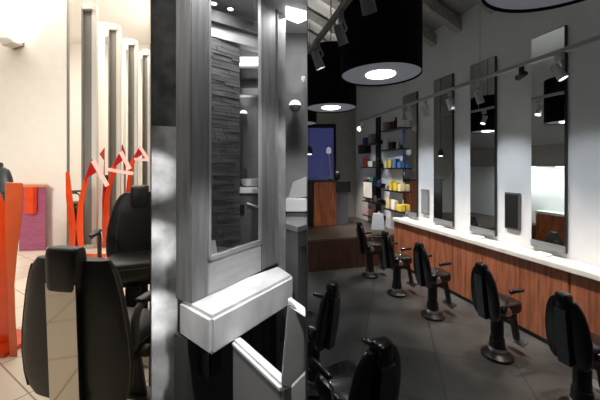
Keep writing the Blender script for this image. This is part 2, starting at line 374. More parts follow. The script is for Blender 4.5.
# ---- barber chair builder: faces +Y, stands on z = 0
def make_chair(label, w, d, zb, zt, seat, armz, lea, plate, metal, base_r, group, seam=True, rec=0.10, prof=None, ped=.36, hro=.12, hrk=1.0, arm_x=None):
    t = thing('barber_chair', label, 'chair', (0, 0, 0), 0, group)
    k = w / 0.58
    yb = -d * 0.42
    def back_y(v): return yb - rec * v * d / 0.5
    prof = prof or [(0, .36), (.04, .42), (.12, .46), (.25, .495), (.4, .5), (.55, .485), (.7, .45), (.82, .405), (.9, .36), (.96, .31), (1, .24)]
    th = 0.055 * d / 0.5
    rings = []
    for v, hw in prof:
        tt = th * (1.0 if 0.06 < v < 0.9 else 0.72)
        rings.append(sring(0, back_y(v), zb + v * (zt - zb), hw * w, tt * (1.25 if seam else 1), 32, 2.5 if seam else 3.4))
    o = obj('backrest', loft(NB(), rings), lea, t, smooth=True, world=False)
    if seam:
        for sx in (-1, 1):
            bm = NB(); tube(bm, [(sx * hw * .985 * w, back_y(v) - th * .36, zb + v * (zt - zb)) for v, hw in prof[1:-1]], 0.0035 * k, 6)  # seam tube that also stands in for the light highlight along the edge
            obj('piping', bm, M_seam, o, world=False, smooth=True)
            bm = NB(); tube(bm, [(sx * q * w, back_y(v) + th * 1.0, zb + v * (zt - zb)) for v, q in ((.06, .33), (.3, .34), (.5, .33), (.7, .30), (.82, .25), (.86, .16))], 0.003 * k, 6)
            obj('stitching', bm, M_seam, o, world=False, smooth=True)
    # polished panel down the back
    pw = .135 * w; bm = NB(); yo = back_y(.02) - th * (1.28 if seam else 1.02)
    obox(bm, (-pw, yo - .022, zb), (2 * pw, 0, 0), (0, .03, 0), (0, back_y(.86) - back_y(.02), .86 * (zt - zb)))
    sp = obj('spine', bm, M_black, t, world=False)
    bm = NB(); obox(bm, (-pw + .002, yo - .0225, zb + .002), (2 * pw - .004, 0, 0), (0, -.004, 0), (0, back_y(.86) - back_y(.02), .85 * (zt - zb)))
    obj('back_panel', bm, plate, sp, world=False)
    # headrest pad folded over the top
    hr = []
    for v, hw, tt in [(.80, .128, 1.15), (.805, .14, 1.3), (.83, .146, 1.42), (.95, .146, 1.45), (1.04, .146, 1.4), (1.075, .142, 1.25), (1.09, .13, .95), (1.095, .09, .5)]:
        hr.append(sring(0, back_y(v) - th * hro, zb + v * (zt - zb), hw * w, th * tt * hrk, 28, 3.6))
    obj('headrest', loft(NB(), hr), lea, t, smooth=True, world=False)
    # seat cushion
    sh = 0.09 * (zt - zb) / 0.6; rs = []
    for z, s in [(0, .90), (.12, .97), (.35, 1), (.7, 1), (.9, .96), (1, .88)]:
        rs.append(sring(0, d * .12, seat - sh * 1.4 + z * sh * 1.4, .45 * w * s, d * .52 * s, 32, 4.5))
    st = obj('seat', loft(NB(), rs), lea, t, smooth=True, world=False)
    if seam:
        bm = NB(); r_ = sring(0, d * .12, seat - sh * .42, .452 * w, d * .523, 32, 4.5); tube(bm, r_ + r_[:1], 0.003 * k, 6)
        obj('piping', bm, M_seam, st, world=False, smooth=True)
    bm = NB(); cbox(bm, (0, d * .1, seat - sh * 1.4 - .03), (.6 * w, d * .8, .06)); obj('seat_frame', bm, M_blackm, t, bevel=0.008, world=False)
    # arms: bent metal tube and pad
    for sx in (-1, 1):
        X = sx * (arm_x * w if arm_x else .5 * w + .03 * k)
        bm = NB(); tube(bm, [(X * .86, -d * .2, seat - sh * 1.2), (X, -d * .24, seat - sh * .2), (X, -d * .24, armz - .08), (X, -d * .19, armz - .025), (X, -d * .06, armz), (X, d * .32, armz + .012), (X, d * .42, armz + .0)],
                        [.018 * k] * 5 + [.02 * k, .014 * k], 10)
        a = obj('armrest', bm, metal, t, smooth=True, world=False)
        bm = NB(); rr = []
        for yy, s in [(-.14, .6), (-.11, 1), (.28, 1), (.38, .92), (.42, .55)]:
            rr.append([V((X + q.x, yy * d, armz + .014 + q.y * .6)) for q in sring(0, 0, 0, .032 * k * s, .026 * s, 14, 2.6)])
        obj('arm_pad', loft(bm, rr), lea, a, smooth=True, world=False)
    # hub between seat and arm
    for sx in (-1, 1):
        bm = NB(); M = Matrix.Rotation(PI / 2, 3, 'Y'); lathe(bm, [(.0, -.02 * k), (.03, -.02 * k), (.035, 0), (.03, .02 * k), (0, .02 * k)], (sx * .47 * w, -d * .1, seat - sh * .9), 14, M)
        obj('arm_hub', bm, metal, t, smooth=True, world=False)
    # pedestal and round base
    zs = seat - sh * 1.4 - .05
    bm = NB(); lathe(bm, [(base_r * .55, .03), (base_r * (ped + .06), .07), (base_r * ped, zs * .45), (base_r * .40, zs * .46), (base_r * .40, zs)], seg=28); obj('pedestal', bm, M_blackm, t, smooth=True, world=False)
    bm = NB(); lathe(bm, [(base_r * .98, 0), (base_r, .012), (base_r * .97, .024), (base_r * .72, .042), (base_r * .5, .06), (base_r * .3, .06)], seg=36); obj('base', bm, M_blackm if not seam else metal, t, smooth=True, world=False)
    bm = NB(); lathe(bm, [(base_r * .56, .05), (base_r * .60, .06), (base_r * .56, .085), (base_r * .44, .09)], seg=28); obj('collar', bm, metal, t, smooth=True, world=False)
    # foot rest on a leg that drops from the seat front
    f0, f1 = d * .55, d * .78
    bm = NB(); obox(bm, (-.10 * w, f0, seat - sh * 1.8), (.20 * w, 0, 0), (0, .035, 0), (0, f1 - f0, -(seat - sh * 1.8 - .10))); fr = obj('footrest', bm, M_blackm, t, bevel=0.005, world=False)
    bm = NB(); obox(bm, (-.32 * w, f1 - .02, .085), (.64 * w, 0, 0), (0, .12 * d / .5, .03), (0, 0, .018)); obj('foot_plate', bm, metal, fr, bevel=0.004, world=False)
    return t

G_L = 'black leather chairs in the bright room'
ch = make_chair('black leather barber chair seen from behind, with a mirror-polished back panel', .68, .36, .42, 1.175, .74, .90, M_leather, M_steel, M_seam, .26, G_L, True, .04,
                [(0, .40), (.05, .455), (.15, .485), (.3, .5), (.45, .49), (.6, .465), (.75, .435), (.88, .40), (.95, .37), (1, .32)], hro=1.0, hrk=.82, arm_x=.43)
ch.location = (-1.165, 1.76, 0); ch.rotation_euler = (0, 0, math.radians(-10))
c2 = make_chair('black leather barber chair facing the viewer beside the red sculptures', .58, .46, .64, 1.40, .83, 1.06, M_leather, M_steel, M_seam, .24, G_L, hrk=1.2)
c2.location = (-1.545, 2.84, 0); c2.rotation_euler = (0, 0, math.radians(203))
c3 = make_chair('black chair just inside the left edge, behind the orange ribbon', .60, .50, .95, 1.66, 1.12, 1.32, M_leather, M_steel, M_seam, .24, G_L)
c3.location = (-4.08, 3.7, 0); c3.rotation_euler = (0, 0, math.radians(185))
dup(c2, (ray(76, 7.3), 7.3, 0), math.radians(120), 'black chair glimpsed between the cream wall and the first mirror post')

# ================================================================== MIDDLE ROOM (grey)
YB = 1.78
struct('wall_centre', box(NB(), (ray(151.5, YB), YB, 0), (ray(EDGE_B, YB), YB + .04, 2.46)), M_gwall, 'plain grey back wall of the middle room', 'wall')
struct('wall_centre_right', wedge(NB(), EDGE_B, 0.76, YB + .04, 0, 2.46, .25), M_gwall, 'thin partition wall between the grey room and the dark salon', 'wall')
struct('ceiling', slab(NB(), [(ray(151.5, .8), .8), (ray(306.9, .8), .8), (ray(306.9, YB), YB), (ray(151.5, YB), YB)], 2.45, 2.47), M_gceil, 'grey ceiling of the middle room', 'ceiling')
struct('floor', slab(NB(), [(-.02, -.6), (0.0, -.6), (0.0, 0), (ray(307, YB), YB), (ray(151.4, YB), YB), (-.02, .02)], -0.06, 0.0), M_gcab, 'grey floor of the middle room', 'floor')
# column behind the frame
zs = 1.82
struct('pillar_1', slab(NB(), [(ray(151.6, 1.2), 1.2), (ray(177.5, 1.24), 1.24), (ray(178, 1.5), 1.5), (ray(151.6, 1.5), 1.5)], 0, zs), M_gcolumn, 'pale mottled stone pillar at the left of the tall frame', 'pillar')
struct('pillar_2', slab(NB(), [(ray(151.6, 1.2), 1.2), (ray(177.5, 1.24), 1.24), (ray(178, 1.5), 1.5), (ray(151.6, 1.5), 1.5)], zs, 2.44), M_gdark, 'dark marbled stone top section of the pillar', 'pillar')
# frame: local axes
F0 = V((-.3815, 1.05, 0)); U = V((.6, 1, 0)).normalized(); N = V((U.y, -U.x, 0)); D2 = -N
def kk(px): a = (px - 300) / 300; return ((a * 1.05 + .3815) / (.6 - a)) * math.sqrt(1.36)
def F(k, dn, z): return F0 + U * k + N * dn + V((0, 0, z))
def fbox(bm, k0, k1, n0, n1, z0, z1): return obox(bm, F(k0, n0, z0), U * (k1 - k0), N * (n1 - n0), (0, 0, z1 - z0))
k1, k2, k3 = kk(208.5), kk(261.5), kk(276)
fr = thing('tall_mirror', 'tall mirror in a wide grey washed wood frame above the marble shelf', 'mirror', F(k3 / 2, 0, 1.173))
bm = NB(); fbox(bm, 0, k1, -.085, 0, 1.173, 2.44); obj('stile', bm, M_gframe, fr, bevel=0.004)
bm = NB(); fbox(bm, k2, k3, -.02, 0, 1.173, 2.44); obj('stile', bm, M_gframe, fr, bevel=0.004)
bm = NB(); fbox(bm, k1, k2, -.02, 0, 1.173, 1.30); obj('bottom_rail', bm, mat('pale_washed_wood', (172, 172, 172), 0.55, var=0.06, scale=5, stretch=(2, 2, 8)), fr, bevel=0.003)
bm = NB()
for a, b, z0, z1 in [(k1, k1 + .010, 1.30, 2.44), (k2 - .010, k2, 1.30, 2.44), (k1, k2, 1.30, 1.318)]: fbox(bm, a, b, -.012, .004, z0, z1)
obj('inner_bead', bm, mat('light_grey_bead', (150, 150, 150), 0.5), fr)
bm = NB(); fbox(bm, k3, k3 + .012, -.085, .008, 1.173, 2.44); obj('edge_moulding', bm, M_gframe, fr, bevel=0.004)
bm = NB(); fbox(bm, k1, k2, -.018, -.014, 1.30, 2.44); obj('mirror_pane', bm, M_glass, fr)
# wall under the frame
bm = NB(); fbox(bm, -.005, k3 + .02, -.085, -.012, 0, 1.05)
struct('wall_front', bm, M_gpanel, 'dark panelled wall under the marble shelf', 'wall')
for q in (.33, .42, .50):
    bm = NB(); fbox(bm, q, q + .008, -.012, -.006, .3, 1.04)
    struct('trim_2', bm, M_gbeam, 'dark vertical batten on the panelled wall under the shelf', 'trim')
# marble shelf
sh = thing('wall_shelf', 'thick white marble shelf under the tall mirror', 'shelf', (-.25, 1.15, 1.05))
bm = NB(); slab(bm, [(-.283, .954), (-.0267, 1.337), (-.105, 1.47), (-.44, 1.085)], 1.046, 1.173); obj('slab', bm, M_gpale, sh, bevel=0.012, smooth=True, seg=4)
bm = NB(); fbox(bm, .035, .095, -.01, .06, .90, 1.046); obj('bracket', bm, M_blackm, sh, bevel=0.01)
# things right of the frame
struct('pillar_3', slab(NB(), [(ray(274.5, 1.53), 1.53), (ray(285.5, 1.55), 1.55), (ray(285.5, 1.76), 1.76), (ray(274.5, 1.76), 1.76)], 0, 2.44), M_gwash, 'worn plaster pillar at the right of the tall frame', 'pillar')
cb = thing('storage_cabinet', 'grey cabinet with angled top standing beside the worn plaster pillar', 'cabinet', (-.02, 1.6, 0))
poly = [(ray(286, 1.49), 1.49), (ray(298, 1.40), 1.40), (ray(306.8, 1.47), 1.47), (ray(306.8, 1.70), 1.70), (ray(286.2, 1.70), 1.70)]
bm = NB(); slab(bm, poly, 0, 1.35); obj('body', bm, M_gcab, cb)
bm = NB(); slab(bm, [(x + (.004 if x > -.04 else -.002) * 0, y - .006) for x, y in poly], 1.35, 1.375); obj('top', bm, mat('grey_laminate', (138, 138, 138), 0.4), cb)
bm = NB(); tube(bm, [P(301, 247, 1.415), P(306, 244.5, 1.45)], .003, 8); obj('handle', bm, M_gbeam, cb)
ct = thing('side_counter', 'white lit counter behind the grey cabinet with angled top', 'counter', (-.02, 1.74, 0))
bm = NB(); box(bm, (ray(285.8, 1.72), 1.705, 1.40), (ray(306.8, 1.705), 1.777, 1.475)); obj('top', bm, M_gwhite, ct, bevel=0.004)
bm = NB(); box(bm, (ray(287, 1.72), 1.715, 0), (ray(306, 1.705), 1.775, 1.40)); obj('body', bm, M_gcab, ct)
bm = NB(); prism(bm, [P(288, 199, 1.74), P(293, 182, 1.74), P(306.6, 176.5, 1.74), P(306.6, 197, 1.74)], (0, .025, 0))
tag(obj('display_monitor', bm, mat('pale_grey_plastic', (186, 186, 186), 0.5), bevel=0.003), 'pale grey slanted monitor on the white lit counter', 'monitor')
def ball_lamp(px, py, Y, rpx, label, g):
    c = P(px, py, Y); r = rpx * Y / FPX
    t = thing('wall_lamp', label, 'lamp', c, 0, g)
    bm = NB(); lathe(bm, [(r * math.cos(a), r * math.sin(a)) for a in [(-PI / 2 + PI * .52 * i / 8) * .999 for i in range(9)]], c, 24); obj('bowl', bm, M_gball, t, smooth=True)
    bm = NB(); lathe(bm, [(r * math.cos(a) * .98, r * math.sin(a)) for a in [(.05 + (PI / 2 - .052) * i / 8) for i in range(9)]], c, 24); obj('glowing_dome', bm, mat('glowing_dome_glass', (255, 255, 255), 0.4, emit=1.6), t, smooth=True)
    bm = NB(); tube(bm, [c, c + V((0, YB - Y, 0))], r * .3, 10); obj('arm', bm, M_gcab, t)
    spot('wall_lamp_uplight', c + V((0, .01, r * 1.25)), c + V((0, .035, .5)), .5, 100, 1.0)
ball_lamp(295, 106, 1.715, 6.0, 'round frosted wall lamp to the right of the plaster pillar', 'round wall lamps')
ball_lamp(243.5, 114, 1.73, 3.8, 'small round wall lamp showing in the tall mirror', 'round wall lamps')
bm = NB(); slab(bm, [(ray(286, 1.48), 1.48), (ray(286, 1.59), 1.59), (ray(298, 1.64), 1.64), (ray(306.5, 1.60), 1.60), (ray(306.5, 1.53), 1.53)], 2.44, 2.449)
tag(obj('ceiling_light', bm, M_lampw), 'bright flush ceiling light right of the tall frame', 'lamp')
bm = NB(); lathe(bm, [(.001, 0), (.012, 0), (.014, .008), (.012, .02), (.001, .02)], P(303.5, 80, 1.7), 16)
bm2 = obj('smoke_detector', bm, M_gwhite, smooth=True); tag(bm2, 'small pale round detector on the wall above the round lamp', 'detector')
bm = NB(); tube(bm, [P(303.5, 80, 1.7) + V((0, 0, .01)), P(303.5, 80, 1.7) + V((0, .08, .01))], .004, 8); o = obj('mount', bm, M_gwhite, bm2); 
# reflection in the tall mirror, modelled as objects behind its clear pane
st = NB()
A, B = V((ray(203, 1.46), 1.46, 0)), V((ray(239.5, 1.60), 1.60, 0)); uu = (B - A); nn = V((uu.y, -uu.x, 0)).normalized()
obox(st, A - nn * .10, uu, nn * .09, (0, 0, 2.30))
rnd = random.Random(3); z = 0.7
while z < 2.29:
    h = rnd.choice([.012, .015, .019, .024]); x = 0.0
    h = min(h, 2.30 - z)
    while x < .999:
        l = min(rnd.uniform(.22, .6), 1 - x); 
        if 1 - x - l < .12: l = 1 - x
        obox(st, A - nn * .012 + uu * (x + .004) + V((0, 0, z + .001)), uu * (l - .008), nn * (.012 + rnd.uniform(0, .009)), (0, 0, h - .002)); x += l
    z += h
struct('pillar_4', st, mat('ledger_stone', (96, 96, 96), 0.75, var=0.22, scale=9, stretch=(1, 1, 5), bump=0.3), 'stacked ledger stone pillar showing in the tall mirror', 'pillar')
def along(px0, Y0, px1, Y1, z0, z1, th, m, bevel=0):
    a, b = V((ray(px0, Y0), Y0, z0)), V((ray(px1, Y1), Y1, z0)); u = b - a; n = V((-u.y, u.x, 0)).normalized() * th
    return obox(NB(), a, u, n, (0, 0, z1 - z0))
struct('trim_3', along(200, 1.42, 263, 1.615, 2.365, 2.42, .06, None), M_gbeam, 'dark ceiling beam showing in the tall mirror', 'beam')
struct('trim_4', along(200, 1.45, 263, 1.65, 2.302, 2.364, .06, None), mat('light_grey_paint', (176, 176, 176), 0.7), 'light grey soffit above the stone pillar', 'trim')
for i, (px, py) in enumerate([(214, 2.5), (230.5, 8.0)]):
    Yd = .80 * FPX / (HY - py); t = thing('recessed_downlight', ['recessed ceiling downlight nearest the left stile of the tall mirror', 'recessed ceiling downlight nearest the middle of the tall mirror'][i], 'lamp', P(px, py, Yd), 0, 'recessed downlights')
    bm = NB(); lathe(bm, [(.012, 0), (.02, 0), (.02, -.004), (.012, -.004)], P(px, py, Yd) + V((0, 0, -.001)), 20); obj('rim', bm, M_gcab, t)
    bm = NB(); lathe(bm, [(.0005, -.006), (.014, -.006), (.014, 0), (.0005, 0)], P(px, py, Yd) + V((0, 0, -.001)), 20); obj('bulb', bm, M_lampw, t)
def bwall(px0, px1, y0, y1, Y, m, th=None): 
    return box(NB(), (ray(px0, Y), Y, P(0, y1, Y).z), (ray(px1, Y), YB if th is None else Y + th, P(0, y0, Y).z))
tag(obj('strip_light', bwall(236, 264, 57, 61, 1.70, None), M_lampw), 'bright strip light above the stone pillar edge in the mirror', 'lamp')
tag(obj('wall_cupboard', bwall(238, 266, 68, 78, 1.71, None), M_gbeam, bevel=.002), 'dark wall cupboard under the strip light in the mirror', 'cupboard')
tag(obj('picture_ledge', bwall(238, 266, 88, 95, 1.72, None), mat('silver_grey_paint', (170, 170, 170), .6), bevel=.002), 'pale ledge above the small round wall lamp in the mirror', 'ledge')
vn = thing('vanity_unit', 'white topped basin counter with grey drawers in the tall mirror', 'counter', (ray(252, 1.66), 1.7, 0))
bm = NB(); box(bm, (ray(236, 1.62), 1.60, P(0, 193.5, 1.60).z), (ray(264, 1.62), YB - .002, P(0, 188, 1.60).z)); obj('top', bm, M_gwhite, vn, bevel=.003)
bm = NB(); box(bm, (ray(236, 1.62), 1.615, 0), (ray(262, 1.62), YB - .002, P(0, 193.5, 1.60).z)); obj('body', bm, M_gcab, vn)
bm = NB(); tube(bm, [P(247, 203, 1.60), P(261, 208, 1.60)], .005, 8); obj('handle', bm, M_gwhite, vn)
bm = NB(); box(bm, (ray(239.5, 1.60), 1.607, P(0, 214, 1.6).z), (ray(244, 1.60), 1.62, P(0, 205, 1.6).z)); obj('socket_panel', bm, M_blackm, vn)
bm = NB(); lathe(bm, [(.02, 0), (.045, .012), (.055, .045), (.05, .045), (.03, .015), (.001, .012)], V((ray(250, 1.69), 1.69, P(0, 188, 1.60).z)), 24); obj('basin', bm, M_gwhite, vn, smooth=True)
bm = NB(); b0 = V((ray(245.5, 1.73), 1.745, P(0, 188, 1.60).z)); tube(bm, [b0, b0 + V((0, 0, .09)), b0 + V((0, -.015, .105)), b0 + V((0, -.05, .10))], .007, 10); obj('faucet', bm, M_gcab, vn, smooth=True)
tag(obj('splashback', bwall(239, 264, 158, 184, 1.765, None, .012), mat('mid_grey_tile', (132, 132, 132), .4)), 'mid grey splashback behind the basin in the mirror', 'splashback')
bm = NB(); rr = [[P(209, 257, 1.30), P(217.5, 254, 1.30), P(217.5, 254, 1.36), P(209, 257, 1.36)], [P(208.5, 241, 1.30), P(215.5, 240, 1.30), P(215.5, 240, 1.36), P(208.5, 241, 1.36)]]
o = obj('tissue_box', loft(bm, rr), mat('pale_card', (178, 178, 178), .7)); tag(o, 'pale card box low in the left corner of the tall mirror', 'box')
bm = NB(); z0 = P(0, 257, 1.30).z; fbox(bm, .12, .36, -.24, -.088, 0, z0); struct('wall_ledge', bm, M_gcab, 'low grey wall ledge under the pale card box', 'ledge')
# boxy white chair
wc = thing('salon_armchair', 'boxy white and grey salon armchair below the marble shelf', 'chair', (-.1, .95, 0))
T1, T2 = V((-.236, 1.04, 0)), V((-.050, .818, 0)); au = (T2 - T1); an = V((-au.y, au.x, 0)); an = an / an.length
if an.y < 0: an = -an
bm = NB(); obox(bm, T1 + V((0, 0, .45)), au, an * .034, (0, 0, .59)); obj('arm', bm, M_gseat, wc, bevel=.008)
bm = NB(); obox(bm, T1 + V((0, 0, 1.03)) - an * .003 - au * .01, au * 1.02, an * .040, (0, 0, .026)); obj('arm_pad', bm, M_gwhite, wc, bevel=.009)
bm = NB(); obox(bm, T1 + an * .035 + au * .25 + V((0, 0, .88)), au * .55, an * .05, (0, 0, .10)); obj('seat', bm, M_gwhite, wc, bevel=.015)
q = [P(288.5, 304, .815), P(305.4, 316, .815), P(305.4, 374, .815), P(290, 389, .815), P(281.5, 386, .815)]
bm = NB(); prism(bm, q, (-.003, .03, 0)); obj('backrest', bm, M_gseat, wc, bevel=.004)
bm = NB(); prism(bm, [P(288, 301, .832), P(291, 299.5, .86), P(305.4, 310, .83), P(305.4, 317, .795), P(288.5, 306, .826)], (-.001, .02, -.002)); obj('back_cap', bm, M_gwhite, wc)
bm = NB(); prism(bm, [P(291.5, 388, .79), P(305.4, 374, .79), P(305.4, 520, .79), P(291.5, 520, .79)], (0, .012, 0)); obj('side_panel', bm, M_gwhite, wc)
bm = NB(); box(bm, (-.16, .9, 0), (-.02, 1.0, .45)); obj('base', bm, M_gcab, wc)

# ================================================================== RIGHT ROOM (dark salon)
W0 = V((2.463, 3.035, 0)); u = V((-.2726, .9621, 0)).normalized(); nR = V((u.y, -u.x, 0))       # nR points into the wall
def Q(t, s, z): return W0 + u * t - nR * s + V((0, 0, z))
def rbox(bm, t0, t1, s0, s1, z0, z1): return obox(bm, Q(t0, s0, z0), u * (t1 - t0), -nR * (s1 - s0), (0, 0, z1 - z0))
def tpx(px, s=0):
    a = (px - 300) / 300; b = W0 - nR * s
    return (b.x - a * b.y) / (a * u.y - u.x)
def on_wall(px, py, s=0):
    p = Q(tpx(px, s), s, 0); return tpx(px, s), CZ - (py - HY) / FPX * p.y
TB = 4.2
bm = NB(); rbox(bm, -3.4, TB + .1, -.12, 0, 0, 4.0); struct('wall_right', bm, M_rwall, 'long white plaster wall carrying the tall salon mirrors', 'wall')
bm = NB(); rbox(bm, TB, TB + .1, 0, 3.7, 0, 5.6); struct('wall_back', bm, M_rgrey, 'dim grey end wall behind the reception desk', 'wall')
T0 = .05
bm = NB(); rbox(bm, .2, TB + .1, 3.3, 3.38, 0, 5.6)
bmesh.ops.bisect_plane(bm, geom=bm.verts[:] + bm.edges[:] + bm.faces[:], plane_co=(0, YB + .05, 0), plane_no=(0, -1, 0), clear_outer=True)
bmesh.ops.holes_fill(bm, edges=bm.edges[:])
struct('wall_opposite', bm, M_rwall, 'white plaster wall opposite the salon mirrors', 'wall')
struct('floor', slab(NB(), [(0.02, -.6), (4.5, -.6), (4.5, 7.5), (-2.9, 7.5), (ray(152, YB + .06), YB + .06), (ray(307.6, YB + .06), YB + .06), (0.02, 0.3)], -0.06, 0.0), M_rfloor, 'dark slate tiled floor of the dim salon', 'floor')
# sloping roof
ROOF = math.tan(math.radians(24)); Z0R = 3.72
bm = NB(); prism(bm, [Q(-3.2, -.1, Z0R - .04), Q(TB + .1, -.1, Z0R - .04), Q(TB + .1, 3.7, Z0R + 3.7 * ROOF), Q(.6, 3.7, Z0R + 3.7 * ROOF), Q(-.9, 2.6, Z0R + 2.6 * ROOF), Q(-3.2, 1.2, Z0R + 1.2 * ROOF)], (0, 0, .08))
struct('ceiling', bm, M_rceil, 'sloping grey boarded roof of the dim salon', 'ceiling')
for i, t in enumerate([-.1, .5, 1.04, 1.52, 2.1, 2.7, 3.3]):
    bm = NB(); prism(bm, [Q(t, .0, 3.50), Q(t + .10, .0, 3.50), Q(t + .10, .0, 3.66), Q(t, .0, 3.66)], -nR * 2.6 + V((0, 0, 2.6 * ROOF)))
    struct('beam_%d' % (i + 1), bm, M_rafter, 'whitewashed sloping rafter under the salon roof', 'beam')
# raised stage
bm = NB(); rbox(bm, 2.30, TB, 0.0, 3.3, 0, .50); struct('floor_raised', bm, M_rstage, 'raised wooden platform floor under the reception desk', 'floor')
bm = NB(); rbox(bm, 2.275, 2.30, 0.24, 3.3, 0, .485); struct('trim_5', bm, M_wooddark, 'dark brown boarded riser of the platform', 'trim')
# wall counter
n = 11; t0, t1 = -2.6, 2.30
ctr = thing('wall_counter', 'long white topped counter with red brown wood front under the salon mirrors', 'counter', Q(0, .12, 0))
bm = NB(); rbox(bm, t0, t1, .003, .255, .745, .795); obj('worktop', bm, M_top, ctr, bevel=.006)
for i in range(n):
    a = t0 + (t1 - t0) * i / n; b = t0 + (t1 - t0) * (i + 1) / n
    bm = NB(); rbox(bm, a + .004, b - .004, .005, .222, .05, .742); obj('front_panel', bm, M_wood, ctr, bevel=.003)
bm = NB(); rbox(bm, t0, t1, .004, .20, 0, .05); obj('plinth', bm, M_blackm, ctr)
# tall mirrors on the wall
mir = [((531, 566), 32, (246, 253), 'nearest, right of the black wall panel'), ((470, 495.5), 61, (230, 237), 'second from the right, left of the black wall panel'),
       ((433.5, 453), 77, (222, 227), 'third from the right, beside the grey wall box'), ((402.5, 417), 94, (213.5, 217.5), 'farthest, next to the product shelves')]
for (xa, xb), ty, (ya, yb), lab in mir:
    ta, tb = tpx(xa, .03), tpx(xb, .03); zb = CZ - ((ya + yb) / 2 - HY) / FPX * Q((ta + tb) / 2, .03, 0).y; zt = CZ - (ty - HY) / FPX * Q((ta + tb) / 2, .03, 0).y
    t = thing('wall_mirror', 'tall narrow salon mirror, ' + lab, 'mirror', Q((ta + tb) / 2, 0, zb), 0, 'tall narrow wall mirrors')
    bm = NB(); rbox(bm, tb, ta, .002, .028, zb, zt); obj('frame', bm, M_mframe, t, bevel=.006)
    bm = NB(); rbox(bm, tb + .012, ta - .006, .0285, .032, zb + .075, zt - .01); obj('glass', bm, M_mirror, t)
    bm = NB(); rbox(bm, tb, ta, .028, .045, zb, zb + .07); obj('bottom_lip', bm, M_mlow, t, bevel=.006)
    bm = NB(); tm = (ta + tb) / 2; rbox(bm, tm - .06, tm + .06, .05, .13, .7955, .815)
    tag(obj('tool_tray', bm, mat('white_tray_plastic', (225, 225, 225), .4), bevel=.004), 'small white tray on the counter below the ' + {'n': 'nearest', 's': 'second', 't': 'third', 'f': 'farthest'}[lab[0]] + ' tall mirror', 'tray', 'small counter trays')
# grey dispenser and black wall panel
def wpanel(name, label, cat, xa, xb, ya, yb, m1, m2):
    ta, za = on_wall(xa, ya, .02); tb, zb_ = on_wall(xb, yb, .02)
    t = thing(name, label, cat, Q((ta + tb) / 2, 0, zb_))
    bm = NB(); rbox(bm, tb, ta, .001, .03, zb_, za); obj('case', bm, m1, t, bevel=.005)
    bm = NB(); rbox(bm, tb + .012, ta - .012, .03, .034, zb_ + .02, za - .02); obj('face', bm, m2, t)
wpanel('wall_panel', 'black rectangular panel on the wall left of the nearest mirror', 'panel', 505, 520, 192, 231, mat('dark_grey_trim', (84, 86, 90), .5), M_blackm)
wpanel('wall_box', 'slim grey box on the wall right of the farthest mirror', 'box', 421.5, 428.5, 189, 215, M_mlow, mat('grey_box_face', (120, 124, 128), .4))
# pendants
def pendant(x, y, label, zb=2.35, R=.286, H=.65):
    t = thing('drum_pendant', label, 'lamp', (x, y, zb), 0, 'large black drum pendants'); c = V((x, y, zb))
    bm = NB(); lathe(bm, [(R - .006, .012), (R, 0), (R, H), (R - .006, H), (R - .006, .012)], c, 64, None, False); obj('drum_shade', bm, M_shade, t, smooth=True)
    bm = NB(); lathe(bm, [(.001, .012), (R - .008, .012), (R - .008, .022), (.001, .022)], c, 64); obj('diffuser', bm, M_diff, t)
    bm = NB(); lathe(bm, [(.001, .0), (.085, .0), (.105, .006), (.108, .012), (.001, .0125)], c, 40); obj('bulb', bm, M_bulb, t, smooth=True)
    bm = NB(); tube(bm, [c + V((0, 0, H - .02)), c + V((0, 0, 1.95))], .006, 8); obj('cord', bm, M_blackm, t)
    bm = NB(); 
    for a in (0, PI * 2 / 3, PI * 4 / 3): tube(bm, [c + V((0, 0, H - .01)), c + V((math.cos(a) * (R - .003), math.sin(a) * (R - .003), H - .01))], .004, 6)
    obj('spider', bm, M_blackm, t)
    spot('pendant_light', c + V((0, 0, -.10)), c + V((0, 0, -2)), 13, 150, 1.0, (1, .97, .95), .05)
    spot('pendant_fill_uplight', c + V((0, 0, H * .6)), c + V((0, 0, 4)), 112, 150, 1.0, (1, .98, .95), .06)  # added upward fill for the roof and upper wall
pendant(.590, 2.2, 'large black drum pendant hanging in the middle of the dim salon', 2.325)
pendant(.354, 3.43, 'large black drum pendant farther back, above the platform edge', 2.33)
pendant(.975, 1.07, 'large black drum pendant overhead, cut by the top of the picture')
pendant(-.02, 4.75, 'large black drum pendant seen only in a salon mirror')
# lighting tracks
def head(pos, aim, sc, label, m=None, stem=None, lit=True, power=0, ang=60):
    m = m or M_head
    pos = V(pos); aim = V(aim); d = (aim - pos).normalized()
    t = thing('track_spotlight', label, 'lamp', pos, 0, 'track spotlights')
    M = d.to_track_quat('Z', 'Y').to_matrix()
    bm = NB(); lathe(bm, [(.020 * sc, -.075 * sc), (.030 * sc, -.07 * sc), (.032 * sc, -.02 * sc), (.036 * sc, .06 * sc), (.033 * sc, .06 * sc), (.030 * sc, .045 * sc)], pos, 20, M); h = obj('head', bm, m, t, smooth=True)
    bm = NB(); lathe(bm, [(.001, .052 * sc), (.031 * sc, .052 * sc), (.031 * sc, .046 * sc), (.001, .046 * sc)], pos, 20, M); obj('lens', bm, M_bulb if lit else M_blackm, h)
    top = stem if stem is not None else pos + V((0, 0, .16 * sc))
    bm = NB(); tube(bm, [pos - d * .03 * sc + V((.038 * sc, 0, 0)), pos + V((.038 * sc, 0, .05 * sc)), top + V((0, 0, -.012))], .008 * sc, 8); obj('stem', bm, m, t, smooth=True)
    bm = NB(); cbox(bm, top + V((0, 0, -.027)), (.03 * sc, .06 * sc, .05)); obj('adapter', bm, m, t, bevel=.003)
    if power: spot('track_spot_light', pos + d * .075 * sc, aim, power, ang, .8, (.97, .98, 1.0), .03)
ZT = 2.50
b0 = V((1.992, 1.992, ZT)); bd = V((-.25, 1, 0))
def onB(px): a = (px - 300) / 300; k = (b0.x - a * b0.y) / (a + .25); return b0 + bd * k
trk = thing('light_track', 'long grey light track running along the mirror wall', 'track', b0 + bd * 1.5)
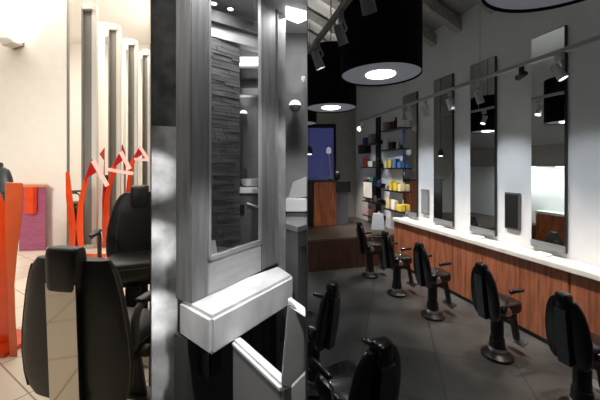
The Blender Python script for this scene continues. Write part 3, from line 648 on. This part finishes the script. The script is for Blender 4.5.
bm = NB(); p0, p1 = onB(640), onB(361); n_ = V((1, .25, 0)).normalized() * .016
obox(bm, p0 - n_, p1 - p0, n_ * 2, (0, 0, .03)); obj('rail', bm, M_track, trk)
bm = NB()
for q in (620, 480, 405): p = onB(q); tube(bm, [p + V((0, 0, .03)), V((p.x, p.y, Z0R + .85 * ROOF))], .003, 6)
obj('hanger_wire', bm, M_track, trk)
where = {559: 'in front of the nearest mirror', 479: 'in front of the second mirror', 450: 'in front of the third mirror', 425: 'between the third and farthest mirrors', 409: 'in front of the farthest mirror', 590: 'beyond the right edge side of the nearest mirror'}
for px, sc_, drop in [(559, .95, .14), (479, .95, .16), (450, .95, .15), (425, .95, .15), (409, .95, .15)]:
    p = onB(px); pos = p + V((0, 0, -drop)); tg = V((p.x, p.y, 0)) + nR * .68; tg.z = .95
    head(pos, tg if px != 559 else pos + V((.10, -.12, -.3)), sc_, 'silver track spotlight on the wall track, ' + where[px], None, p)
p = onB(521.5); head(p + V((0, 0, -.075)), p + V((-.5, -.1, -.35)), .7, 'black track spotlight on the wall track, left of the nearest mirror', M_blackm, p, False)
p = onB(361); head(p + V((0.0, 0, -.11)), p + V((-.35, -.3, -.35)), 1.2, 'pale track spotlight at the far end of the wall track', M_flange, p)
# wall-washing light of the track spots
for t_, pw in [(-1.1, 66), (-.35, 68), (.35, 64), (1.05, 62), (1.75, 58), (2.4, 50), (3.2, 30)]:
    p = Q(t_, .74, 2.42); spot('track_floor_light', p + u * .3, Q(t_ + .3, .30, 0), 150, 62, 1.0, (1, .85, .72), .05); spot('track_spot_light', p, Q(t_, 0.03, .85), pw, 78, 1.0, (.89, .945, 1.0), .05)
a0 = V((.253, 1.518, ZT)); ad = V((-.2565, 1, 0)).normalized()
def onA(px): a = (px - 300) / 300; k = (a0.x - a * a0.y) / (a * ad.y - ad.x); return a0 + ad * k
trk = thing('light_track', 'short grey light track crossing in front of the middle pendant', 'track', a0)
bm = NB(); p0, p1 = onA(374), onA(309); n_ = V((ad.y, -ad.x, 0)) * .014
obox(bm, p0 - n_, p1 - p0, n_ * 2, (0, 0, .03)); obj('rail', bm, M_track, trk)
bm = NB(); p = onA(362); tube(bm, [p + V((0, 0, .03)), p + V((0, 0, 1.9))], .003, 6); obj('hanger_wire', bm, M_track, trk)
for px, dr, sc_, dv, lab in [(367, .10, .95, (.16, .22, -.4), 'large silver track spotlight at the top beside the middle pendant'), (341, .13, .8, (.16, .15, -.4), 'silver track spotlight hanging left of the middle pendant'),
                             (318, .125, .9, (.16, .06, -.4), 'silver track spotlight in front of the farther pendant')]:
    p = onA(px); q = p + V((0, 0, -dr)); head(q, q + V(dv), sc_, lab, None, p)

# reception
dk = thing('reception_desk', 'reception desk with orange brown wood front on the platform', 'desk', (.3, 5.95, .5))
Yd = 5.9; zt = P(0, 182, Yd).z; du = V((.962, .2726, 0))
o0 = V((ray(314.5, Yd), Yd, .5)); bm = NB(); obox(bm, o0, du * .46, V((-.2726, .962, 0)) * .35, (0, 0, zt - .5)); obj('front', bm, M_wood2, dk, bevel=.006)
bm = NB(); obox(bm, o0 - du * .5 + V((-.2726, .962, 0)) * .05, du * .49, V((-.2726, .962, 0)) * .3, (0, 0, zt - .5)); obj('side_body', bm, M_blackm, dk)
bm = NB(); obox(bm, o0 - du * .5 + V((0, 0, zt - .5)) - V((-.2726, .962, 0)) * .02, du * .98, V((-.2726, .962, 0)) * .40, (0, 0, .03)); obj('top', bm, M_blackm, dk)
bm = NB(); obox(bm, o0 + du * .47 + V((-.2726, .962, 0)) * .05 + V((0, 0, zt - .5 - .22)), du * .33, V((-.2726, .962, 0)) * .3, (0, 0, .22)); obj('wing', bm, M_blackm, dk)
bm = NB(); obox(bm, o0 + du * .47 + V((-.2726, .962, 0)) * .1, du * .30, V((-.2726, .962, 0)) * .2, (0, 0, zt - .5 - .22)); obj('wing_base', bm, mat('blue_grey_panel', (112, 114, 122), .6), dk)
# window with dusk light behind the desk
def onback(px, py, s_in=.0):
    # point on the end wall in the room
    bpt = Q(TB - s_in, 0, 0); a = (px - 300) / 300; dd = -nR
    s = (bpt.x - a * bpt.y) / (a * dd.y - dd.x); p = bpt + dd * s; p.z = CZ - (py - HY) / FPX * p.y; return p
a, b = onback(303, 126, .03), onback(335.5, 186, .03)
wn = struct('window_1', prism(NB(), [onback(300, 124, .04), onback(336, 124, .04), onback(336, 196, .04), onback(300, 196, .04)], u * .03), M_blackm, 'dark framed blue dusk window behind the reception desk', 'window')
struct('window_pane', prism(NB(), [onback(301, 128, .06), onback(333.5, 128, .06), onback(333.5, 194, .06), onback(301, 194, .06)], u * .015), M_blue, '', '', wn)
t = thing('small_pendant', 'small black pendant in front of the blue window', 'lamp', P(309.5, 150, 5.6)); c = P(309.5, 154, 5.6)
bm = NB(); lathe(bm, [(.055, 0), (.06, .01), (.05, .1), (.02, .15), (.002, .155)], c, 20); obj('shade', bm, M_blackm, t, smooth=True)
bm = NB(); lathe(bm, [(.001, -.015), (.035, -.012), (.05, .004), (.001, .006)], c, 20); obj('bulb', bm, M_lampw, t, smooth=True)
bm = NB(); tube(bm, [c + V((0, 0, .15)), c + V((0, 0, 2.6))], .004, 6); obj('cord', bm, M_blackm, t)
t = thing('desk_lamp', 'thin desk lamp with a pale round shade on the reception desk', 'lamp', P(331, 182, 6.05)); c = P(331, 181.5, 6.1)
bm = NB(); lathe(bm, [(.06, 0), (.06, .015), (.012, .02), (.01, .03)], V((c.x, c.y, zt + .03)), 16); obj('base', bm, M_blackm, t)
bm = NB(); tube(bm, [V((c.x, c.y, zt + .04)), P(330, 165, 6.1), P(328.7, 153, 6.1)], .008, 8); obj('stem', bm, M_track, t)
bm = NB(); lathe(bm, [(.012, .08), (.045, .05), (.055, -.03), (.02, -.06)], P(328.7, 151, 6.1), 16); obj('shade', bm, mat('pale_lamp_shade', (225, 225, 230), .5, emit=.25), t, smooth=True)
bm = NB(); lathe(bm, [(.03, 0), (.06, .03), (.07, .10), (.05, .16), (.02, .18)], V((P(338, 182, 6.05).x, 6.16, zt + .03)), 16); tag(obj('dark_vase', bm, M_black, smooth=True), 'small dark vase on the reception desk next to the lamp', 'vase')
# product shelving
cols = {'red': (158, 52, 40), 'yellow': (206, 178, 62), 'blue': (70, 110, 160), 'teal': (70, 120, 116), 'white': (214, 212, 206), 'cream': (206, 190, 140), 'black': (26, 26, 28), 'pink': (190, 160, 160), 'navy': (48, 52, 98), 'brown': (96, 60, 44), 'grey': (130, 130, 130)}
PM = {k: mat(k + '_packaging', v, .5) for k, v in cols.items()}
shelf_rows = [
    (381, 400, 131, 'top', [('grey', .16), ('brown', .14), ('black', .2), ('white', .13)]),
    (381, 398, 150, 'upper', [('white', .2), ('black', .13), ('grey', .12)]),
    (382, 400, 168, 'middle', [('cream', .13), ('yellow', .15), ('blue', .17), ('blue', .10)]),
    (383, 400, 189.5, 'lower', [('grey', .08), ('yellow', .17), ('yellow', .15), ('cream', .12)]),
    (384, 400, 208, 'bottom', [('cream', .2), ('white', .18), ('yellow', .11)])]
shelf_rows2 = [
    (361, 377, 145, 'top', [('navy', .15), ('grey', .2), ('black', .13)]),
    (361, 378, 167, 'upper', [('red', .19), ('white', .12), ('black', .2)]),
    (362, 379, 185, 'middle', [('brown', .13), ('teal', .18), ('navy', .15)]),
    (362, 379, 200, 'lower', [('white', .15), ('pink', .13), ('black', .10)]),
    (362, 379, 214, 'bottom', [('pink', .16), ('brown', .13), ('white', .14)])]
for rows, side in ((shelf_rows, 'right'), (shelf_rows2, 'left')):
    for xa, xb, y, nm, items in rows:
        sd = .15; ta, z = on_wall(xa, y, sd); tb, _ = on_wall(xb, y, sd); t0_, t1_ = min(ta, tb), max(ta, tb)
        bm = NB(); rbox(bm, t0_, t1_, .001, sd, z - .022, z); rbox(bm, t0_, t1_, .001, .012, z - .022, z + .06)
        tag(obj('wall_shelf', bm, M_blackm), 'black wall shelf, %s one of the %s product column' % (nm, side), 'shelf', 'black product shelves')
        # nearest packages (small t) are at the right
        L_ = (t1_ - t0_); step = L_ / len(items)
        for j, (cname, h) in enumerate(items):
            tt = t1_ - step * (j + .5); w_ = step * random.uniform(.55, .8); pos = ['leftmost', 'second from left', 'third from left', 'rightmost'][j] if len(items) == 4 else ['leftmost', 'middle', 'rightmost'][j]
            bm = NB()
            if j % 3 == 2 and cname not in ('blue', 'yellow'):
                c = Q(tt, sd * .52, z + .0005); r = min(w_ * .4, .045)
                lathe(bm, [(r * .9, 0), (r, .01), (r, h * .68), (r * .4, h * .8), (r * .4, h), (.002, h)], c, 16)
                o = obj('product_bottle', bm, PM[cname], smooth=True); kind = 'bottle'
            else:
                rbox(bm, tt - w_ / 2, tt + w_ / 2, sd * .25, sd * .85, z + .0005, z + h); o = obj('product_box', bm, PM[cname], bevel=.004); kind = 'box'
            tag(o, '%s product %s, %s on the %s shelf of the %s column' % (cname, kind, pos, nm, side), kind, 'products on the black shelves')
bm = NB(); ta, za = on_wall(376, 118, .02); tb, zb_ = on_wall(380.5, 213, .02); rbox(bm, tb, ta, .013, .03, zb_, za); rbox(bm, tb + .02, ta - .02, .0005, .013, zb_ + .3, zb_ + .36); tag(obj('shelf_upright', bm, M_blackm), 'tall black upright between the two product shelf columns', 'upright')
# small framed picture on left column, dark box on wall
ta, za = on_wall(363, 180.5, .17); tb, zb_ = on_wall(372.5, 199, .17)
bm = NB(); rbox(bm, tb, ta, .155, .17, zb_ - .02, za); t_ = obj('framed_card', bm, M_blackm); tag(t_, 'black framed card standing on the left product column', 'frame')
bm = NB(); rbox(bm, tb + .02, ta - .02, .17, .174, zb_ + .01, za - .025); obj('card', bm, PM['white'], t_)
bm = NB(); ta, za = on_wall(358, 145, .12); tb, zb_ = on_wall(366, 153, .12); rbox(bm, tb, ta, .0, .12, zb_, za); tag(obj('wall_speaker', bm, M_blackm, bevel=.006), 'small black speaker on the wall left of the product shelves', 'speaker')
# pale brochure stand on platform
bm = NB(); c = P(378, 229, 5.05); 
prism(bm, [P(371, 230, 5.05), P(384.5, 230, 5.0), P(383.5, 214.5, 5.1), P(373, 214, 5.15)], (.03, .12, 0)); tag(obj('brochure_stand', bm, mat('blue_grey_plastic', (120, 128, 136), .4), bevel=.005), 'blue grey stand on the platform below the product shelves', 'stand')

# salon chairs
G_R = 'black barber chairs along the mirror wall'
yawR = math.atan2(nR.y, nR.x) - PI / 2
base = make_chair('black barber chair facing the wall, fourth from the platform riser', .27, .27, .36, .79, .50, .61, M_chairK, M_plateK, M_chrome, .125, G_R, seam=False, ped=.46)
base.location = (1.73, 2.633, 0); base.rotation_euler = (0, 0, yawR)
for (x, y, rz, lab) in [(1.068, 4.58, yawR, 'black barber chair facing the wall, beside the platform riser'),
                        (1.27, 3.93, yawR, 'black barber chair facing the wall, second from the platform'),
                        (1.476, 3.34, yawR, 'black barber chair facing the wall, third from the platform'),
                        (1.90, 2.02, yawR, 'black barber chair facing the wall, nearest, at the right edge'),
                        (.10, 2.26, math.radians(50), 'black barber chair turned away beside the grey room partition'),
                        (.285, 1.60, math.radians(31), 'black barber chair nearest the viewer, its back at the bottom edge'),
                        (-.12, 2.95, math.radians(60), 'black barber chair seen only in the nearest salon mirror')]:
    c_ = dup(base, (x, y, 0), rz, lab)
    if 'bottom edge' in lab: c_.scale = (1.25, 1.15, 1)

def rob(bm, t0, t1, s0, s1, z0, z1): return rbox(bm, t0, t1, s0 - .2, s1 - .2, z0, z1)
# opposite side, seen in the mirrors
oc = thing('wall_counter', 'wood fronted counter along the opposite wall, seen in the mirrors', 'counter', Q(1.2, 3.4, 0))
bm = NB(); rob(bm, .25, 2.27, 3.25, 3.495, .745, .795); obj('worktop', bm, M_top, oc)
bm = NB(); rob(bm, .25, 2.27, 3.28, 3.49, 0, .742); obj('front_panel', bm, M_wood2, oc)
for i, z in enumerate((1.15, 1.38, 1.6)):
    bm = NB(); rob(bm, .85, 1.25, 3.34, 3.498, z, z + .02); tag(obj('wall_shelf', bm, M_blackm), 'black shelf on the opposite wall, ' + ['lowest', 'middle', 'topmost'][i] + ' of three seen in the mirrors', 'shelf')
    for j in range(3):
        bm = NB(); rob(bm, .9 + j * .11, .97 + j * .11, 3.37, 3.46, z + .0205, z + .15); tag(obj('product_box', bm, PM[['brown', 'black', 'grey'][j]]), ['brown', 'black', 'grey'][j] + ' box on the ' + ['lowest', 'middle', 'topmost'][i] + ' opposite shelf seen in the mirrors', 'box')
bm = NB(); rob(bm, .25, 4.15, 3.15, 3.498, 1.68, 2.1); struct('soffit', bm, M_rgrey, 'added grey soffit above the lit niche on the opposite wall, seen in the mirrors', 'soffit')  # added to keep the niche light low on the wall
for t_ in (.8, 1.6, 2.5):  # added strips and fill lights that brighten the niche
    bm = NB(); rob(bm, t_ - .25, t_ + .25, 3.2, 3.26, 1.665, 1.6795); tag(obj('strip_light', bm, M_lampw), 'added strip light under the opposite soffit, ' + {.8: 'nearest', 1.6: 'middle', 2.5: 'farthest'}[t_] + ' of three seen in the mirrors', 'lamp')
    area('niche_fill', Q(t_, 3.03, 1.655), Q(t_, 3.24, .8), .5, 8 if t_ < 1 else 15, (.95, 1, .96), .06)
